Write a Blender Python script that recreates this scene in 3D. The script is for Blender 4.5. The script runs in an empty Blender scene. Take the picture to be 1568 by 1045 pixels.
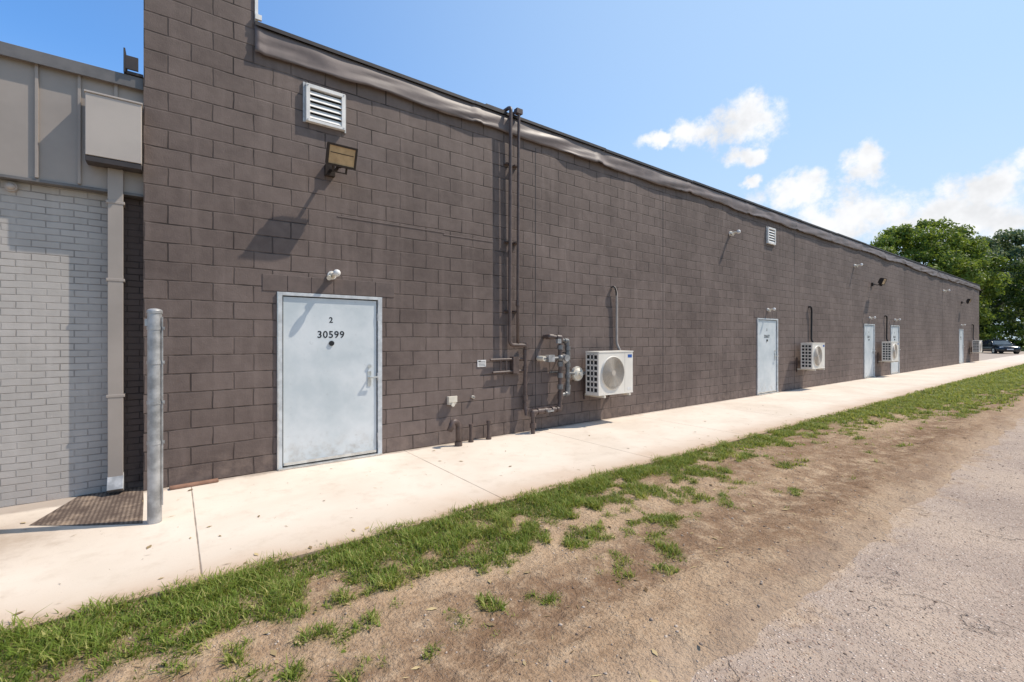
import bpy, math, random
import numpy as np
from mathutils import Vector, Matrix, noise
random.seed(7); np.random.seed(7)
scene=bpy.context.scene
COL=scene.collection
R=math.radians

# ------------------------------------------------------------------ node helpers
class NT:
    def __init__(s,nt): s.nt=nt
    def n(s,t,**kw):
        nd=s.nt.nodes.new(t)
        for k,v in kw.items():
            if k.startswith('i_'):
                key=k[2:].replace('_',' ')
                if key.isdigit(): key=int(key)
                s.set(nd.inputs[key],v)
            else: setattr(nd,k,v)
        return nd
    def set(s,inp,v):
        if isinstance(v,bpy.types.NodeSocket): s.nt.links.new(v,inp)
        elif isinstance(v,bpy.types.Node): s.nt.links.new(v.outputs[0],inp)
        else:
            try: inp.default_value=v
            except Exception:
                inp.default_value=(v[0],v[1],v[2],1)
    def math(s,op,a,b=None,c=None,clamp=False):
        nd=s.nt.nodes.new('ShaderNodeMath'); nd.operation=op; nd.use_clamp=clamp
        s.set(nd.inputs[0],a)
        if b is not None: s.set(nd.inputs[1],b)
        if c is not None: s.set(nd.inputs[2],c)
        return nd.outputs[0]
    def mix(s,f,a,b,mode='MIX'):
        nd=s.nt.nodes.new('ShaderNodeMix'); nd.data_type='RGBA'; nd.blend_type=mode
        s.set(nd.inputs[0],f); 
        for i,v in ((6,a),(7,b)):
            if isinstance(v,tuple) and len(v)==3: v=(*v,1)
            s.set(nd.inputs[i],v)
        return nd.outputs[2]
    def ramp(s,f,p0,p1,c0=0.0,c1=1.0,smooth=True):
        nd=s.nt.nodes.new('ShaderNodeMapRange'); nd.clamp=True
        if smooth: nd.interpolation_type='SMOOTHSTEP'
        s.set(nd.inputs[0],f); nd.inputs[1].default_value=p0; nd.inputs[2].default_value=p1
        nd.inputs[3].default_value=c0; nd.inputs[4].default_value=c1
        return nd.outputs[0]
    def noise(s,vec,scale,detail=4,rough=.55,dist=0):
        nd=s.nt.nodes.new('ShaderNodeTexNoise')
        s.set(nd.inputs['Vector'],vec); nd.inputs['Scale'].default_value=scale
        nd.inputs['Detail'].default_value=min(detail,4); nd.inputs['Roughness'].default_value=rough
        nd.inputs['Distortion'].default_value=dist
        return nd.outputs[0]
    def vor(s,vec,scale,feature='F1',rand=1.0):
        nd=s.nt.nodes.new('ShaderNodeTexVoronoi'); nd.feature=feature
        s.set(nd.inputs['Vector'],vec); nd.inputs['Scale'].default_value=scale
        if 'Randomness' in nd.inputs: nd.inputs['Randomness'].default_value=rand
        return nd
    def bump(s,h,strength=.5,dist=.01,normal=None):
        nd=s.nt.nodes.new('ShaderNodeBump'); nd.inputs['Strength'].default_value=strength
        nd.inputs['Distance'].default_value=dist; s.set(nd.inputs['Height'],h)
        if normal is not None: s.set(nd.inputs['Normal'],normal)
        return nd.outputs[0]
def newmat(name):
    m=bpy.data.materials.new(name); m.use_nodes=True
    k=NT(m.node_tree); b=m.node_tree.nodes['Principled BSDF']
    return m,k,b
def objco(k): return k.n('ShaderNodeTexCoord').outputs['Object']
def setb(k,b,col=None,rough=None,metal=None,spec=None,normal=None):
    if col is not None: k.set(b.inputs['Base Color'],(*col,1) if isinstance(col,tuple) and len(col)==3 else col)
    if rough is not None: k.set(b.inputs['Roughness'],rough)
    if metal is not None: b.inputs['Metallic'].default_value=metal
    if spec is not None: b.inputs['Specular IOR Level'].default_value=spec
    if normal is not None: k.set(b.inputs['Normal'],normal)
def simple(name,col,rough=.6,metal=0,var=.15,scale=6,bump=.0,spec=.4):
    m,k,b=newmat(name); co=objco(k)
    n1=k.noise(co,scale,4,.6)
    f=k.ramp(n1,.3,.7)
    c=k.mix(f,tuple(x*(1-var) for x in col),tuple(min(1,x*(1+var)) for x in col))
    r=k.math('MULTIPLY_ADD',n1,.25,rough-.12,clamp=True)
    nm=k.bump(k.noise(co,scale*25,2),bump,.004) if bump>0 else None
    setb(k,b,c,r,metal,spec,nm)
    return m

# ------------------------------------------------------------------ mesh builder
class MB:
    def __init__(s): s.v=[];s.f=[];s.m=[];s.sm=[];s.mats=[]
    def mi(s,mat):
        if mat not in s.mats: s.mats.append(mat)
        return s.mats.index(mat)
    def add(s,vs,fs,mat,smooth=False,M=None):
        o=len(s.v)
        for p in vs:
            p=Vector(p)
            if M is not None: p=M@p
            s.v.append(p[:])
        i=s.mi(mat)
        for f in fs: s.f.append([o+a for a in f]); s.m.append(i); s.sm.append(smooth)
    def box(s,x0,x1,y0,y1,z0,z1,mat,M=None):
        vs=[(x0,y0,z0),(x1,y0,z0),(x1,y1,z0),(x0,y1,z0),(x0,y0,z1),(x1,y0,z1),(x1,y1,z1),(x0,y1,z1)]
        fs=[(0,3,2,1),(4,5,6,7),(0,1,5,4),(1,2,6,5),(2,3,7,6),(3,0,4,7)]
        s.add(vs,fs,mat,False,M)
    def cyl(s,p0,p1,r,mat,seg=14,r2=None,caps=True,M=None):
        p0=Vector(p0);p1=Vector(p1); d=(p1-p0).normalized()
        a=d.orthogonal().normalized(); b=d.cross(a)
        r2=r if r2 is None else r2
        vs=[];fs=[]
        for i in range(seg):
            t=2*math.pi*i/seg; o=a*math.cos(t)+b*math.sin(t)
            vs.append(p0+o*r); vs.append(p1+o*r2)
        for i in range(seg):
            j=(i+1)%seg; fs.append((2*i,2*j,2*j+1,2*i+1))
        s.add(vs,fs,mat,True,M)
        if caps:
            s.add(vs,[tuple(2*i for i in reversed(range(seg))),tuple(2*i+1 for i in range(seg))],mat,False,M)
    def sph(s,c,r,mat,seg=14,rings=8,sc=(1,1,1),M=None):
        vs=[];fs=[]
        for i in range(rings+1):
            ph=math.pi*i/rings
            for j in range(seg):
                t=2*math.pi*j/seg
                vs.append((c[0]+r*sc[0]*math.sin(ph)*math.cos(t),c[1]+r*sc[1]*math.sin(ph)*math.sin(t),c[2]+r*sc[2]*math.cos(ph)))
        for i in range(rings):
            for j in range(seg):
                a=i*seg+j;b=i*seg+(j+1)%seg
                fs.append((a,a+seg,b+seg,b))
        s.add(vs,fs,mat,True,M)
    def tor(s,c,r,r2,mat,axis='Y',seg=32,ts=6,M=None):
        vs=[];fs=[]
        for i in range(seg):
            t=2*math.pi*i/seg
            for j in range(ts):
                p=2*math.pi*j/ts; rr=r+r2*math.cos(p); h=r2*math.sin(p)
                if axis=='Y': q=(c[0]+rr*math.cos(t),c[1]+h,c[2]+rr*math.sin(t))
                elif axis=='Z': q=(c[0]+rr*math.cos(t),c[1]+rr*math.sin(t),c[2]+h)
                else: q=(c[0]+h,c[1]+rr*math.cos(t),c[2]+rr*math.sin(t))
                vs.append(q)
        for i in range(seg):
            for j in range(ts):
                a=i*ts+j;b=i*ts+(j+1)%ts;c2=((i+1)%seg)*ts+(j+1)%ts;d=((i+1)%seg)*ts+j
                fs.append((a,b,c2,d))
        s.add(vs,fs,mat,True,M)
    def pipe(s,pts,r,mat,fit=1.0,seg=12):
        pts=[Vector(p) for p in pts]
        for i in range(len(pts)-1): s.cyl(pts[i],pts[i+1],r,mat,seg)
        for i in range(1,len(pts)-1):
            s.sph(pts[i],r*max(fit,1.0),mat,12,8)
            if fit>1.01:
                for q in (pts[i-1],pts[i+1]):
                    d=(q-pts[i]).normalized()
                    s.cyl(pts[i]+d*r*.3,pts[i]+d*r*2.0,r*fit,mat,seg)
    def bendpipe(s,pts,r,mat,seg=12,rad=.08,n=6):
        pts=[Vector(p) for p in pts]; out=[pts[0]]
        for i in range(1,len(pts)-1):
            a=(pts[i-1]-pts[i]);b=(pts[i+1]-pts[i]); q=min(rad,a.length*.49,b.length*.49)
            A=pts[i]+a.normalized()*q;B=pts[i]+b.normalized()*q
            for j in range(n+1):
                t=j/n; out.append(A*(1-t)**2+pts[i]*2*t*(1-t)+B*t*t)
        out.append(pts[-1]); s.tube(out,[r]*len(out),mat,seg)
    def tube(s,pts,rs,mat,seg=10):
        pts=[Vector(p) for p in pts]
        vs=[];fs=[]; a=None
        for i,p in enumerate(pts):
            d=(pts[min(i+1,len(pts)-1)]-pts[max(i-1,0)]).normalized()
            if a is None: a=d.orthogonal().normalized()
            else: a=(a-d*a.dot(d)).normalized()
            b=d.cross(a)
            for j in range(seg):
                t=2*math.pi*j/seg; vs.append(p+(a*math.cos(t)+b*math.sin(t))*rs[i])
        for i in range(len(pts)-1):
            for j in range(seg):
                k=(j+1)%seg; fs.append((i*seg+j,i*seg+k,(i+1)*seg+k,(i+1)*seg+j))
        fs.append(tuple(reversed(range(seg)))); fs.append(tuple((len(pts)-1)*seg+j for j in range(seg)))
        s.add(vs,fs,mat,True)
    def build(s,name,parent=None,bevel=0,loc=(0,0,0)):
        me=bpy.data.meshes.new(name); me.from_pydata(s.v,[],s.f)
        for m in s.mats: me.materials.append(m)
        me.polygons.foreach_set('material_index',s.m); me.polygons.foreach_set('use_smooth',s.sm)
        me.update()
        o=bpy.data.objects.new(name,me); COL.objects.link(o); o.location=loc
        if bevel>0:
            md=o.modifiers.new('Bevel','BEVEL'); md.width=bevel; md.segments=2; md.limit_method='ANGLE'; md.angle_limit=R(50)
        if parent is not None: o.parent=parent
        return o
def empty(name,loc=(0,0,0)):
    e=bpy.data.objects.new(name,None); COL.objects.link(e); e.location=loc; e.empty_display_size=.3; return e
def npmesh(name,verts,faces,mat,attr=None,parent=None,smooth=False):
    me=bpy.data.meshes.new(name)
    n=len(verts); f=np.asarray(faces); k=f.shape[1]
    me.vertices.add(n); me.vertices.foreach_set('co',np.asarray(verts,dtype=np.float32).ravel())
    me.loops.add(f.size); me.loops.foreach_set('vertex_index',f.astype(np.int32).ravel())
    me.polygons.add(len(f)); me.polygons.foreach_set('loop_start',np.arange(0,f.size,k,dtype=np.int32))
    try: me.polygons.foreach_set('loop_total',np.full(len(f),k,dtype=np.int32))
    except Exception: pass
    me.update(calc_edges=True)
    if smooth: me.polygons.foreach_set('use_smooth',[True]*len(f))
    if attr is not None:
        for an,av in attr.items():
            a=me.attributes.new(an,'FLOAT','POINT'); a.data.foreach_set('value',np.asarray(av,dtype=np.float32))
    me.materials.append(mat)
    o=bpy.data.objects.new(name,me); COL.objects.link(o)
    if parent is not None: o.parent=parent
    return o
def fbm(x,y,z=0.0,o=3):
    v=0;a=1
    for i in range(o):
        v+=a*noise.noise(Vector((x,y,z+i*7.3))); x*=2.1;y*=2.1;a*=.5
    return v

# ------------------------------------------------------------------ materials
def block_mat(name,c_dark,c_light,bw=.4064,rh=.2032,mortar=.0095,rough=.72,jd=.85,off=(0,0),rb=.32,tb=.40,bs=.85):
    m,k,b=newmat(name); co=objco(k)
    sp=k.n('ShaderNodeSeparateXYZ',i_0=co)
    wn=k.n('ShaderNodeTexNoise',i_Vector=co,i_Scale=3.0,i_Detail=3.0)
    ws=k.n('ShaderNodeSeparateXYZ',i_0=wn.outputs[1])
    x=k.math('ADD',k.math('ADD',sp.outputs[0],sp.outputs[1]),k.math('MULTIPLY_ADD',ws.outputs[0],.024,off[0]-.012))
    z=k.math('ADD',sp.outputs[2],k.math('MULTIPLY_ADD',ws.outputs[1],.018,off[1]-.009))
    v=k.n('ShaderNodeCombineXYZ',i_0=x,i_1=z)
    br=k.n('ShaderNodeTexBrick',offset=.5,i_Vector=v,i_Color1=(0,0,0,1),i_Color2=(1,1,1,1),i_Mortar=(.5,.5,.5,1),i_Scale=1.0)
    br.inputs['Mortar Size'].default_value=mortar; br.inputs['Mortar Smooth'].default_value=.6
    br.inputs['Brick Width'].default_value=bw; br.inputs['Row Height'].default_value=rh; br.inputs['Bias'].default_value=0
    tone=br.outputs[0]; jf=br.outputs[1]
    big=k.noise(co,.55,4,.6); mid=k.noise(co,7,4,.65)
    st=k.n('ShaderNodeCombineXYZ',i_0=k.math('MULTIPLY',x,5.0),i_1=k.math('MULTIPLY',z,.5))
    streak=k.noise(st.outputs[0],1.0,3,.6)
    f=k.math('ADD',k.math('MULTIPLY',tone,.26),k.math('ADD',k.math('MULTIPLY',k.ramp(big,.35,.65),.42),k.math('MULTIPLY',k.ramp(mid,.3,.7),.26)))
    f=k.math('ADD',f,k.math('MULTIPLY',k.ramp(streak,.48,.75),.32),clamp=True)
    c=k.mix(f,c_dark,c_light)
    dust=k.math('MULTIPLY',k.ramp(sp.outputs[2],.0,.40,1,0),k.ramp(mid,.35,.7))
    c=k.mix(k.math('MULTIPLY',dust,.35),c,(.30,.22,.17))
    fine=k.noise(co,70,3,.7)
    c=k.mix(k.math('MULTIPLY',k.ramp(fine,.64,.74),.40),c,tuple(min(1,a*2.0) for a in c_light))
    # joints: mostly shaded, some filled with pale paint
    jn=k.ramp(streak,.40,.66,1,0); jb=k.ramp(wn.outputs[0],.35,.62,.42,1.0)
    c=k.mix(k.math('MULTIPLY',k.math('MULTIPLY',jf,jb),jd),c,k.mix(k.math('MULTIPLY',k.math('SUBTRACT',1.0,jn),.5),tuple(a*.22 for a in c_dark),tuple(a*1.1 for a in c_light)))
    h=k.math('MULTIPLY',k.math('MULTIPLY',jf,jb),-1.35)
    h=k.math('ADD',h,k.math('MULTIPLY',tone,tb))
    h=k.math('ADD',h,k.math('MULTIPLY',fine,rb))
    h=k.math('ADD',h,k.math('MULTIPLY',mid,rb*1.8))
    nm=k.bump(h,bs,.010)
    setb(k,b,c,rough,0,.28,nm)
    return m
M_wall=block_mat('brown_painted_block',(.094,.068,.058),(.188,.142,.122),off=(.258,0))
M_brick=block_mat('grey_painted_brick',(.355,.325,.295),(.465,.425,.39),bw=.205,rh=.0677,mortar=.0055,off=(.1,0),rb=.2,jd=.50,bs=.75)
M_brickbrown=block_mat('brown_painted_brick',(.09,.065,.056),(.13,.098,.086),bw=.205,rh=.0677,mortar=.005,off=(.1,0),rb=.25)
M_band=simple('membrane_flashing',(.145,.110,.098),.5,0,.18,2.5,.15)
M_cap=simple('dark_metal_coping',(.040,.031,.028),.5,0,.2,4)
M_lintel=simple('lintel_paint',(.125,.092,.079),.7,0,.18,5,.3)
M_roof=simple('roof_membrane',(.25,.25,.25),.8,0,.2,1)
M_fascia=simple('taupe_fascia_metal',(.31,.265,.23),.45,0,.08,1.5)
M_box=simple('taupe_box_metal',(.42,.365,.32),.45,0,.05,2)
M_fcap=simple('grey_coping',(.13,.12,.115),.45,0,.2,4)
M_galv=simple('galvanised_steel',(.38,.37,.36),.52,.5,.28,9,.05)
M_white=simple('offwhite_flashing',(.72,.69,.65),.55,0,.1,6)
def door_mat():
    m,k,b=newmat('pale_door_paint'); co=objco(k)
    n=k.noise(co,1.6,4,.6); n2=k.noise(co,14,4,.7)
    c=k.mix(k.ramp(n,.3,.7),(.47,.51,.52),(.62,.64,.64))
    c=k.mix(k.math('MULTIPLY',k.ramp(n2,.58,.8),.4),c,(.34,.34,.33))
    sp=k.n('ShaderNodeSeparateXYZ',i_0=co)
    dirt=k.math('MULTIPLY',k.ramp(sp.outputs[2],.0,.5,1,0),k.ramp(k.noise(co,7,4,.7),.4,.7))
    c=k.mix(k.math('MULTIPLY',dirt,.5),c,(.33,.27,.21))
    setb(k,b,c,.42,0,.45,k.bump(k.noise(co,3,3),.2,.012)); return m
M_door=door_mat()
M_frame=simple('door_frame_paint',(.50,.51,.51),.45,0,.18,8)
M_alu=simple('aluminium_threshold',(.6,.6,.58),.35,.8,.15,10)
M_black=simple('black_plastic',(.012,.012,.013),.5,0,.2,10)
M_dark=simple('dark_recess',(.02,.018,.018),.8,0,.2,5)
M_bpipe=simple('brown_painted_pipe',(.095,.066,.056),.45,0,.2,12,.05)
M_gpipe=simple('grey_gas_pipe',(.17,.165,.16),.45,.3,.25,15,.05)
M_cream=simple('cream_enamel',(.62,.56,.46),.5,0,.08,8)
M_acw=simple('cream_ac_shell',(.72,.67,.59),.42,0,.05,4)
M_acg=simple('ac_grille_beige',(.44,.385,.32),.5,0,.1,6)
M_acd=simple('ac_inner_shroud',(.20,.165,.14),.6,0,.1,6)
M_blue=simple('blue_label',(.02,.09,.33),.4,0,.1,8)
M_lens=simple('amber_lens',(.44,.30,.16),.3,0,.15,9)
M_bronze=simple('bronze_housing',(.035,.025,.020),.45,.2,.2,9)
M_hose=simple('line_set_cover',(.36,.31,.27),.6,0,.12,8)

def conc_mat():
    m,k,b=newmat('sunbleached_concrete'); co=objco(k)
    sp=k.n('ShaderNodeSeparateXYZ',i_0=co); x,y=sp.outputs[0],sp.outputs[1]
    big=k.noise(co,.7,4,.6,.3); mid=k.noise(co,4,4,.7); fine=k.noise(co,110,2,.7)
    c=k.mix(k.ramp(big,.3,.7),(.60,.51,.415),(.70,.605,.505))
    c=k.mix(k.math('MULTIPLY',k.ramp(mid,.48,.78),.45),c,(.48,.385,.295))
    c=k.mix(k.math('MULTIPLY',k.ramp(fine,.60,.74),.40),c,(.32,.25,.19))
    soil=k.math('MULTIPLY',k.ramp(k.math('ADD',y,k.math('MULTIPLY',big,-1.5)),-2.55,-3.4),.7)
    c=k.mix(soil,c,(.42,.28,.18))
    soil2=k.math('MULTIPLY',k.ramp(k.math('ADD',y,k.math('MULTIPLY',mid,-.35)),-2.50,-2.68),.65)
    c=k.mix(soil2,c,(.33,.22,.13))
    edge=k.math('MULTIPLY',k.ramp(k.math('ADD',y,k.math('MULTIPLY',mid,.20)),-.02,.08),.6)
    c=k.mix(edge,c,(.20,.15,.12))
    d=k.math('SQRT',k.math('ADD',k.math('POWER',k.math('ADD',x,1.6),2.0),k.math('POWER',k.math('MULTIPLY',k.math('ADD',y,.85),1.4),2.0)))
    st=k.ramp(k.math('ADD',d,k.math('MULTIPLY_ADD',mid,1.5,-.75)),1.4,.2)
    c=k.mix(k.math('MULTIPLY',st,.70),c,(.30,.215,.15))
    jx=k.math('PINGPONG',k.math('ADD',x,-.15),1.25)
    jd=k.math('ADD',jx,k.math('MULTIPLY',mid,.014))
    jm=k.ramp(jd,.016,.007)
    c=k.mix(k.math('MULTIPLY',jm,.75),c,(.15,.105,.075))
    h=k.math('ADD',k.math('MULTIPLY',fine,.3),k.math('MULTIPLY',jm,-3.0))
    h=k.math('ADD',h,k.math('MULTIPLY',mid,.6))
    setb(k,b,c,.85,0,.2,k.bump(h,.35,.006)); return m
M_conc=conc_mat()

def dirt_nodes(k,co,sp):
    sv=k.n('ShaderNodeCombineXYZ',i_0=k.math('MULTIPLY',sp.outputs[0],.45),i_1=k.math('MULTIPLY',sp.outputs[1],1.9))
    a=k.noise(sv.outputs[0],1.0,4,.62,.5); bb=k.noise(co,6,4,.68); f=k.noise(co,38,4,.72)
    c=k.mix(k.ramp(a,.36,.66),(.47,.325,.205),(.27,.168,.10))
    c=k.mix(k.math('MULTIPLY',k.ramp(bb,.42,.72),.5),c,(.55,.41,.275))
    # moister, compacted soil in the wheel track
    tr=k.math('ABSOLUTE',k.math('ADD',k.math('ADD',sp.outputs[1],4.08),k.math('MULTIPLY_ADD',a,.5,-.25)))
    wet=k.math('MULTIPLY',k.ramp(tr,.50,.08),k.ramp(bb,.68,.36))
    c=k.mix(k.math('MULTIPLY',wet,.75),c,(.20,.118,.070))
    c=k.mix(k.math('MULTIPLY',k.ramp(f,.48,.68),.55),c,(.15,.092,.054))
    c=k.mix(k.math('MULTIPLY',k.ramp(f,.42,.30),.35),c,(.60,.47,.33))
    vo=k.vor(co,85); peb=k.ramp(vo.outputs[0],.34,.2)
    vs=k.n('ShaderNodeSeparateXYZ',i_0=vo.outputs[1])
    peb=k.math('MULTIPLY',peb,k.ramp(vs.outputs[0],.70,.74))
    c=k.mix(k.math('MULTIPLY',peb,.8),c,k.mix(vs.outputs[1],(.24,.175,.13),(.56,.48,.40)))
    h=k.math('ADD',k.math('MULTIPLY',f,1.5),k.math('MULTIPLY',peb,.8))
    h=k.math('ADD',h,k.math('MULTIPLY',bb,2.8))
    return c,h
def verge_mat():
    m,k,b=newmat('verge_soil'); co=objco(k); sp=k.n('ShaderNodeSeparateXYZ',i_0=co)
    c,h=dirt_nodes(k,co,sp)
    g=k.n('ShaderNodeAttribute',attribute_name='grass').outputs['Fac']
    gn=k.noise(co,28,3,.7)
    g2=k.math('MULTIPLY',g,k.ramp(gn,.3,.6))
    gc=k.mix(gn,(.06,.08,.018),(.17,.17,.055))
    c=k.mix(k.math('MULTIPLY',g2,.8),c,gc)
    w=k.ramp(k.math('ADD',sp.outputs[1],k.math('MULTIPLY_ADD',k.noise(co,1.5,4,.6),1.0,-.5)),-4.45,-5.0)
    c=k.mix(k.math('MULTIPLY',w,.45),c,(.42,.32,.24))
    setb(k,b,c,.95,0,.1,k.bump(h,1.0,.018)); return m
M_verge=verge_mat()
def asphalt_mat():
    m,k,b=newmat('weathered_asphalt'); co=objco(k)
    sp=k.n('ShaderNodeSeparateXYZ',i_0=co)
    v1=k.vor(co,52); v2=k.vor(co,120)
    s1=k.ramp(v1.outputs[0],.48,.2); s2=k.ramp(v2.outputs[0],.5,.2)
    r1=k.n('ShaderNodeSeparateXYZ',i_0=v1.outputs[1]); rnd=r1.outputs[0]
    rnd2=k.n('ShaderNodeSeparateXYZ',i_0=v2.outputs[1]).outputs[0]
    big=k.noise(co,.7,4,.6)
    base=k.mix(k.ramp(big,.3,.7),(.31,.235,.185),(.42,.325,.255))
    c=k.mix(k.math('MULTIPLY',s2,.75),base,k.mix(rnd2,(.20,.14,.11),(.62,.51,.42)))
    c=k.mix(k.math('MULTIPLY',s1,k.ramp(rnd,.45,.55)),c,k.mix(r1.outputs[1],(.29,.17,.12),(.70,.59,.50)))
    pat=k.noise(co,14,4,.75)
    c=k.mix(k.math('MULTIPLY',k.ramp(pat,.54,.70),.55),c,(.13,.095,.075))
    dx=k.noise(co,1.6,4,.7,.4)
    w=k.ramp(k.math('ADD',sp.outputs[1],k.math('MULTIPLY_ADD',dx,1.5,-.75)),-5.08,-4.76)
    dc=k.mix(k.ramp(pat,.35,.62),(.52,.39,.265),(.30,.195,.12))
    c=k.mix(k.math('MULTIPLY',w,.85),c,dc)
    c=k.mix(k.math('MULTIPLY',k.ramp(big,.45,.7),.35),c,(.48,.365,.265))
    dv=k.n('ShaderNodeVectorMath',operation='ADD'); k.set(dv.inputs[0],co)
    nz=k.n('ShaderNodeTexNoise',i_Vector=co,i_Scale=2.5,i_Detail=4.0); k.set(dv.inputs[1],nz.outputs[1])
    vz=k.vor(dv.outputs[0],.5,'DISTANCE_TO_EDGE')
    cr=k.math('MULTIPLY',k.ramp(vz.outputs[0],.006,.0015),k.ramp(pat,.35,.6))
    c=k.mix(k.math('MULTIPLY',cr,.4),c,(.10,.07,.055))
    h=k.math('ADD',k.math('MULTIPLY',s1,.9),k.math('ADD',k.math('MULTIPLY',s2,.4),k.math('MULTIPLY',cr,-1.5)))
    setb(k,b,c,.9,0,.2,k.bump(h,.9,.007)); return m
M_asph=asphalt_mat()
def ground_mat():
    m,k,b=newmat('rough_grass_ground'); co=objco(k)
    c=k.mix(k.ramp(k.noise(co,.15,4,.65),.35,.65),(.09,.13,.03),(.17,.19,.055))
    c=k.mix(k.math('MULTIPLY',k.ramp(k.noise(co,1.5,4,.7),.5,.7),.5),c,(.25,.19,.11))
    setb(k,b,c,.95,0,.1,k.bump(k.noise(co,6,4,.8),.8,.05)); return m
M_ground=ground_mat()
def leaf_mat(name,c0,c1,c2,trans=.35):
    m=bpy.data.materials.new(name); m.use_nodes=True; k=NT(m.node_tree)
    for n in list(m.node_tree.nodes): m.node_tree.nodes.remove(n)
    out=k.n('ShaderNodeOutputMaterial')
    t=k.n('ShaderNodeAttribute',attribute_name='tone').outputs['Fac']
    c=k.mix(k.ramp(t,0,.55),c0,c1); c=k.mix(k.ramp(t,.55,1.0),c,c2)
    p=k.n('ShaderNodeBsdfPrincipled'); k.set(p.inputs['Base Color'],c); p.inputs['Roughness'].default_value=.55
    p.inputs['Specular IOR Level'].default_value=.25
    tr=k.n('ShaderNodeBsdfTranslucent'); k.set(tr.inputs[0],k.mix(.5,c,(c2[0]*1.3,c2[1]*1.4,c2[2]*.8)))
    mx=k.n('ShaderNodeMixShader'); mx.inputs[0].default_value=trans
    k.set(mx.inputs[1],p.outputs[0]); k.set(mx.inputs[2],tr.outputs[0]); k.set(out.inputs[0],mx.outputs[0])
    return m
M_grass=leaf_mat('grass_blades',(.060,.100,.014),(.175,.245,.036),(.44,.40,.14),.4)
M_leafA=leaf_mat('leaves_yellow_green',(.045,.085,.014),(.14,.195,.03),(.24,.28,.055),.4)
M_leafB=leaf_mat('leaves_hazy_green',(.08,.12,.06),(.15,.19,.085),(.20,.23,.10),.35)
M_leafC=leaf_mat('leaves_dark_green',(.020,.045,.010),(.055,.095,.02),(.12,.155,.035),.35)
M_bark=simple('bark',(.09,.065,.045),.9,0,.3,3,.5)

# ------------------------------------------------------------------ main building
DOORS=[(1.006,2.325),(13.15,14.45),(21.95,23.25),(25.4,26.7),(39.3,40.6)]
DZ=2.181; X0=-.258; XP=.769; X1=45.9; ZT=5.34; ZP=6.8
bld=empty('commercial_building')
w=MB()
def q(a,b,c,d,mat=M_wall): w.add([a,b,c,d],[(0,1,2,3)],mat)
xs=[X0]
for a,b in DOORS: xs+= [a,b]
xs.append(X1)
for i in range(0,len(xs),2):
    q((xs[i],0,-.2),(xs[i+1],0,-.2),(xs[i+1],0,DZ),(xs[i],0,DZ))
for i in range(len(xs)-1):
    q((xs[i],0,DZ),(xs[i+1],0,DZ),(xs[i+1],0,ZT),(xs[i],0,ZT))
q((X0,0,ZT),(XP,0,ZT),(XP,0,ZP),(X0,0,ZP))
q((XP,0,ZT-.2),(XP,18,ZT-.2),(XP,18,ZP),(XP,0,ZP))
q((X0,18,-.2),(X0,0,-.2),(X0,0,ZP),(X0,18,ZP))
q((X1,0,-.2),(X1,18,-.2),(X1,18,ZT),(X1,0,ZT))
q((X1,18,-.2),(X0,18,-.2),(X0,18,ZT),(X1,18,ZT))
q((X0,0,ZP),(XP,0,ZP),(XP,18,ZP),(X0,18,ZP),M_cap)
q((XP,.2,ZT-.15),(X1,.2,ZT-.15),(X1,18,ZT-.15),(XP,18,ZT-.15),M_roof)
q((XP,0,ZT),(X1,0,ZT),(X1,.2,ZT),(XP,.2,ZT),M_roof)
q((XP,.2,ZT-.15),(XP,.2,ZT),(X1,.2,ZT),(X1,.2,ZT-.15),M_roof)
for a,b in DOORS:
    q((a,0,-.2),(a,0,DZ),(a,.25,DZ),(a,.25,-.2)); q((b,0,DZ),(b,0,-.2),(b,.25,-.2),(b,.25,DZ))
    q((a,0,DZ),(b,0,DZ),(b,.25,DZ),(a,.25,DZ))
w.build('block_wall',bld)

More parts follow.
